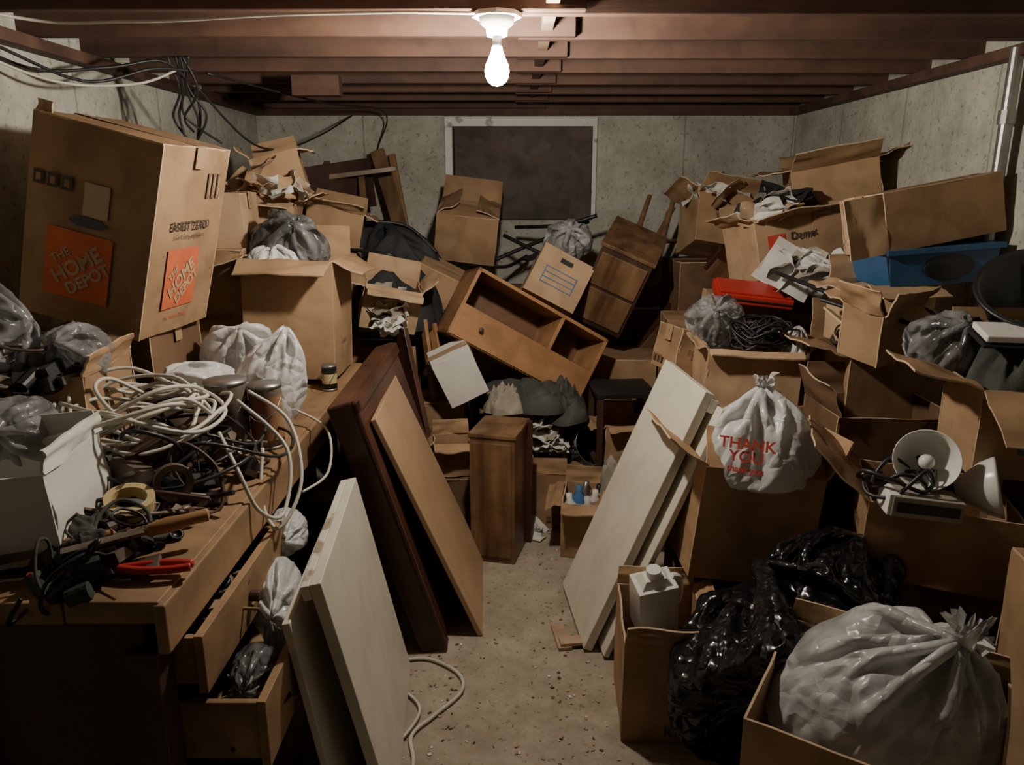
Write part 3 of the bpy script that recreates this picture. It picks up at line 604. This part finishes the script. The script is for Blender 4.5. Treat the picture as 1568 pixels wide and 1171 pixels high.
bag('plastic_bag',(.50,1.62,.07),(.09,.1,.1),PLC,3,tuft=False)
o=cbox('cardboard_box',(.477,.297,.22),CBm,None,marks=False);o.slab(.16,.22,T(-.238-.08,-.148,0)@RZ(4),CC)
o.slab(.10,.22,T(-.238,.09,0)@RZ(90),CC);o.done((1.60,3.016,1.543),(-6,-10,8))
o=O('blue_storage_tote');o.box((.4,.28,.13),Matrix(),TOTE,1.08);o.box((.46,.33,.02),(0,0,.07),TOTE);o.lathe([(.1,0),(.1,.002)],T(.02,-.150,0)@RX(90)@Matrix.Scale(.5,4,(0,1,0)),BLK,24);o.done((1.62,3.0,1.355),(0,-4,4),bevel=.006)
o=cbox('cardboard_box',(.30,.25,.24),CC,(110,10,100,60),L=.1,marks=False);o.patch('f',0,0,.12,.1,BLUI);o.done((1.47,2.99,1.165),(0,0,10))
o=cbox('cardboard_box',(.2,.18,.2),CA,(30,80,20,120),L=.1,marks=False);o.done((1.36,2.74,1.14),(8,-8,24))
o=cbox('cardboard_box',(.398,.299,.27),CC,(80,10,60,70),L=.1,marks=False);o.patch('f',-.1,.02,.09,.08,REDI);o.text('Dometic',.05,o.face('f',.06,.04),INK,.001);o.done((1.296,3.704,1.37),(-8,-9,14))
papers('paper_pile',(1.28,3.70,1.50),(.2,.14,.12),22,41,(PAP,CC,PAP,CW,SUI),(.08,.18))
o=cbox('cardboard_box',(.314,.30,.296),CBm,(70,-30,70,None),L=.12);o.done((1.136,4.298,1.44),(-20,9,5))
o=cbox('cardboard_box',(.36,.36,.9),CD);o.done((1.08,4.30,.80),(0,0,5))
papers('paper_pile',(1.13,4.25,1.60),(.14,.12,.1),16,42,(PAP,CC,CW),(.08,.16))
o=cbox('cardboard_box',(.40,.34,.24),CA,(60,60,85,80),L=.15);o.done((1.62,3.95,1.64),(0,-10,-12))
o=cbox('cardboard_box',(.4,.35,.34),CBm);o.done((1.62,3.75,1.36),(0,0,-4))
heap('clothes_pile',(1.62,2.24,1.06),(.22,.16,.16),CLO,19,3,.5)
o=O('black_plastic_tub');o.lathe([(.001,-.08),(.13,-.08),(.185,.07),(.20,.075),(.20,.085),(.18,.08),(.125,-.07),(.001,-.07)],Matrix(),BLK,36,False);o.done((1.68,2.36,1.28),(28,-18,0))
o=O('white_tray');o.box((.2,.12,.02),Matrix(),WHI);o.box((.22,.14,.01),(0,0,-.02),BLK);o.done((1.50,2.2,1.23),(12,0,-10),bevel=.004)
bag('plastic_bag',(1.44,2.42,1.16),(.12,.12,.11),PLGR,2,tuft=False,rot=(50,0,0))
o=O('curtain_rod');o.rod((1.12,3.25,1.30),(1.50,2.35,1.14),.009,BLK);o.rod((1.22,2.95,1.22),(1.62,2.6,1.10),.008,BLK);o.done()
o=O('yellow_ruler');o.box((.04,.25,.008),Matrix(),YEL);o.done((1.28,2.85,1.14),(20,20,20))
# ---------------------------------------------------------------- bench clutter
o=cbox('cardboard_box',(.42,.34,.30),CBm,(None,30,None,15),L=.06);o.done((-1.38,2.10,1.005),(0,0,6))
bag('plastic_bag',(-1.42,2.03,1.25),(.20,.14,.11),PLC,3,tuft=False,rot=(0,70,0))
bag('plastic_bag',(-1.24,2.06,1.20),(.10,.10,.08),PLC,2,tuft=False,rot=(60,0,0))
o=O('black_odds_and_ends');junk(o,(-1.34,2.0,1.13),(.17,.12,.08),40,27,[BLK,BLK,SUI,METR],(.04,.1));o.done()
o=cbox('white_box',(.30,.30,.20),CW,(None,10,20,8),L=.05);o.done((-1.13,1.58,.965),(0,-4,8))
bag('plastic_bag',(-1.22,1.74,1.07),(.12,.10,.08),PLC,0,tuft=False,rot=(70,30,0))
bag('plastic_bag',(-1.08,2.46,.97),(.15,.12,.14),PLW,2,tuft=False,rot=(50,-25,0))
bag('plastic_bag',(-.85,2.56,1.0),(.13,.12,.18),PLW,3,tuft=False,rot=(0,20,0),spin=80)
bag('plastic_bag',(-1.00,2.76,1.03),(.17,.13,.16),PLW,0,tuft=False,rot=(40,10,0))
def can(loc,m,rot=(0,0,0),r=.055,h=.17,lab=None):
    o=O('paint_can');o.lathe([(r,0),(r,h),(r*.98,h+.003),(r*.9,h+.003),(r*.88,h-.008),(.001,h-.008)],Matrix(),m,28);o.lathe([(r*1.02,.0),(r*1.02,.008)],Matrix(),MET,28);o.lathe([(r*1.03,h-.006),(r*1.03,h+.004)],Matrix(),MET,28)
    if lab:o.lathe([(r*1.01,.03),(r*1.01,h-.03)],Matrix(),lab,28,False)
    o.tube([(r,0,h*.8),(r*.8,-.05,h*.62),(0,-.07,h*.5),(-r*.8,-.05,h*.62),(-r,0,h*.8)],.0015,MET);return o.done(loc,rot)
LAB=mat('can_label',(.22,.05,.03),(.40,.26,.12),7,.7,.1)
can((-.885,2.24,.852),METR,r=.062,h=.22);can((-.775,2.27,.852),METR,r=.05,h=.20,lab=LAB);can((-.74,2.95,.852),BLK,r=.03,h=.10,lab=YEL)
o=O('extension_cord')
for k in range(4):coil(o,(-1.02,1.96,.97+.02*k),.21,.21,3,.0055,CORDW,110+k,.25,.12)
coil(o,(-.98,2.0,.9),.25,.22,5,.005,CORDB,130,.4,.12)
o.tube([(-.8,2.2,1.05),(-.66,2.12,.98),(-.60,2.0,.84),(-.64,1.9,.74),(-.70,1.95,.80),(-.72,2.05,.92)],.0055,CORDW)
o.tube([(-.8,2.1,1.05),(-.65,2.05,.92),(-.63,1.92,.78),(-.67,1.84,.82),(-.72,1.85,.93),(-.8,1.95,1.0)],.0055,CORDW)
o.tube([(-.75,2.5,.9),(-.62,2.4,.86),(-.6,2.3,.75),(-.66,2.2,.72)],.0045,CORDW)
o.done()
o=O('tool_clutter');junk(o,(-.98,1.95,.86),(.24,.35,.14),130,17,[BLK,METR,BLK,WDK,CLO,CORDB,METR],(.03,.11))
junk(o,(-.9,1.5,.86),(.16,.16,.06),45,18,[BLK,METR,WDK,BLK,CLO],(.03,.08));o.done()
heap('work_gloves',(-.97,1.52,.855),(.11,.1,.08),CLO,25,3,.4)
def roll(n,loc,rot,R_,r,h,m):
    o=O(n);o.lathe([(R_,-h/2),(R_,h/2),(r,h/2),(r,-h/2),(R_,-h/2)],Matrix(),m,32,False,False);return o.done(loc,rot)
roll('tape_roll',(-.90,1.64,.93),(14,10,0),.055,.038,.035,YEL);roll('tape_roll',(-.83,1.72,.95),(80,0,30),.045,.03,.04,METR)
o=O('hammer');o.rod((0,0,0),(.20,0,0),.016,WOR,.012);o.box((.035,.11,.03),(-.015,0,0),METR);o.done((-.87,1.50,.90),(0,-6,32),bevel=.003)
o=O('wood_chisel');o.lathe([(.006,0),(.014,.01),(.018,.05),(.013,.10),(.015,.13),(.002,.135)],RY(90),WOR,16);o.box((.16,.03,.008),(-.08,0,0),METR);o.done((-.80,1.50,.925),(0,-4,30),bevel=.001)
o=O('red_pliers');o.tube([(0,0,0),(.05,.012,0),(.11,.014,0),(.15,.006,0)],.009,REDP);o.tube([(0,0,0),(.05,-.014,0),(.11,-.016,0),(.15,-.008,0)],.009,REDP);o.box((.06,.03,.012),(-.03,0,0),METR,.7);o.done((-.83,1.43,.873),(0,0,6))
o=O('screwdriver');o.rod((0,0,0),(.1,0,0),.013,REDP);o.rod((-.15,0,0),(0,0,0),.004,MET);o.done((-1.0,1.40,.866),(0,0,12))
o=O('paint_brush');o.box((.09,.05,.015),(-.04,0,0),METR);o.lathe([(.02,0),(.012,.04),(.009,.12),(.013,.15),(.002,.16)],RY(90),WOR,14);o.done((-1.02,1.46,.90),(0,-5,20))
o=O('floor_cable');o.tube([(-.40,2.35,.01),(-.30,2.36,.01),(-.19,2.28,.01),(-.17,2.18,.01),(-.25,2.06,.01),(-.31,1.97,.01),(-.29,1.85,.01),(-.31,1.7,.01),(-.36,1.55,.01)],.006,CORDW)
o.tube([(-.38,2.2,.012),(-.31,2.12,.012),(-.30,2.05,.014),(-.34,1.95,.012),(-.38,1.9,.012)],.005,CORDW);o.done()
o=O('floor_debris');random.seed(77)
for i in range(700):
    x=random.choice([random.gauss(-.22,.09),random.gauss(.22,.08),random.uniform(-.3,.3)]);y_=random.uniform(1.5,3.9);s=random.uniform(.002,.012)
    o.box((s,s*random.uniform(.3,1),s*.35),T(x,y_,s*.2)@EU((random.gauss(0,10),random.gauss(0,10),random.uniform(0,180))),random.choice([CONF,WJL,PAP,CC,CD,CD]))
o.done()
# ---------------------------------------------------------------- camera / world
cam=bpy.data.cameras.new('camera');cam.lens=26.4;cam.sensor_width=36;co=bpy.data.objects.new('camera',cam);bpy.context.scene.collection.objects.link(co)
co.location=(0,0,1.65);co.rotation_euler=(rad(90-14.6),0,0);cam.clip_start=.05;bpy.context.scene.camera=co
w=bpy.data.worlds.new('world');bpy.context.scene.world=w;w.use_nodes=True;w.node_tree.nodes['Background'].inputs[0].default_value=(.3,.35,.45,1);w.node_tree.nodes['Background'].inputs[1].default_value=.02
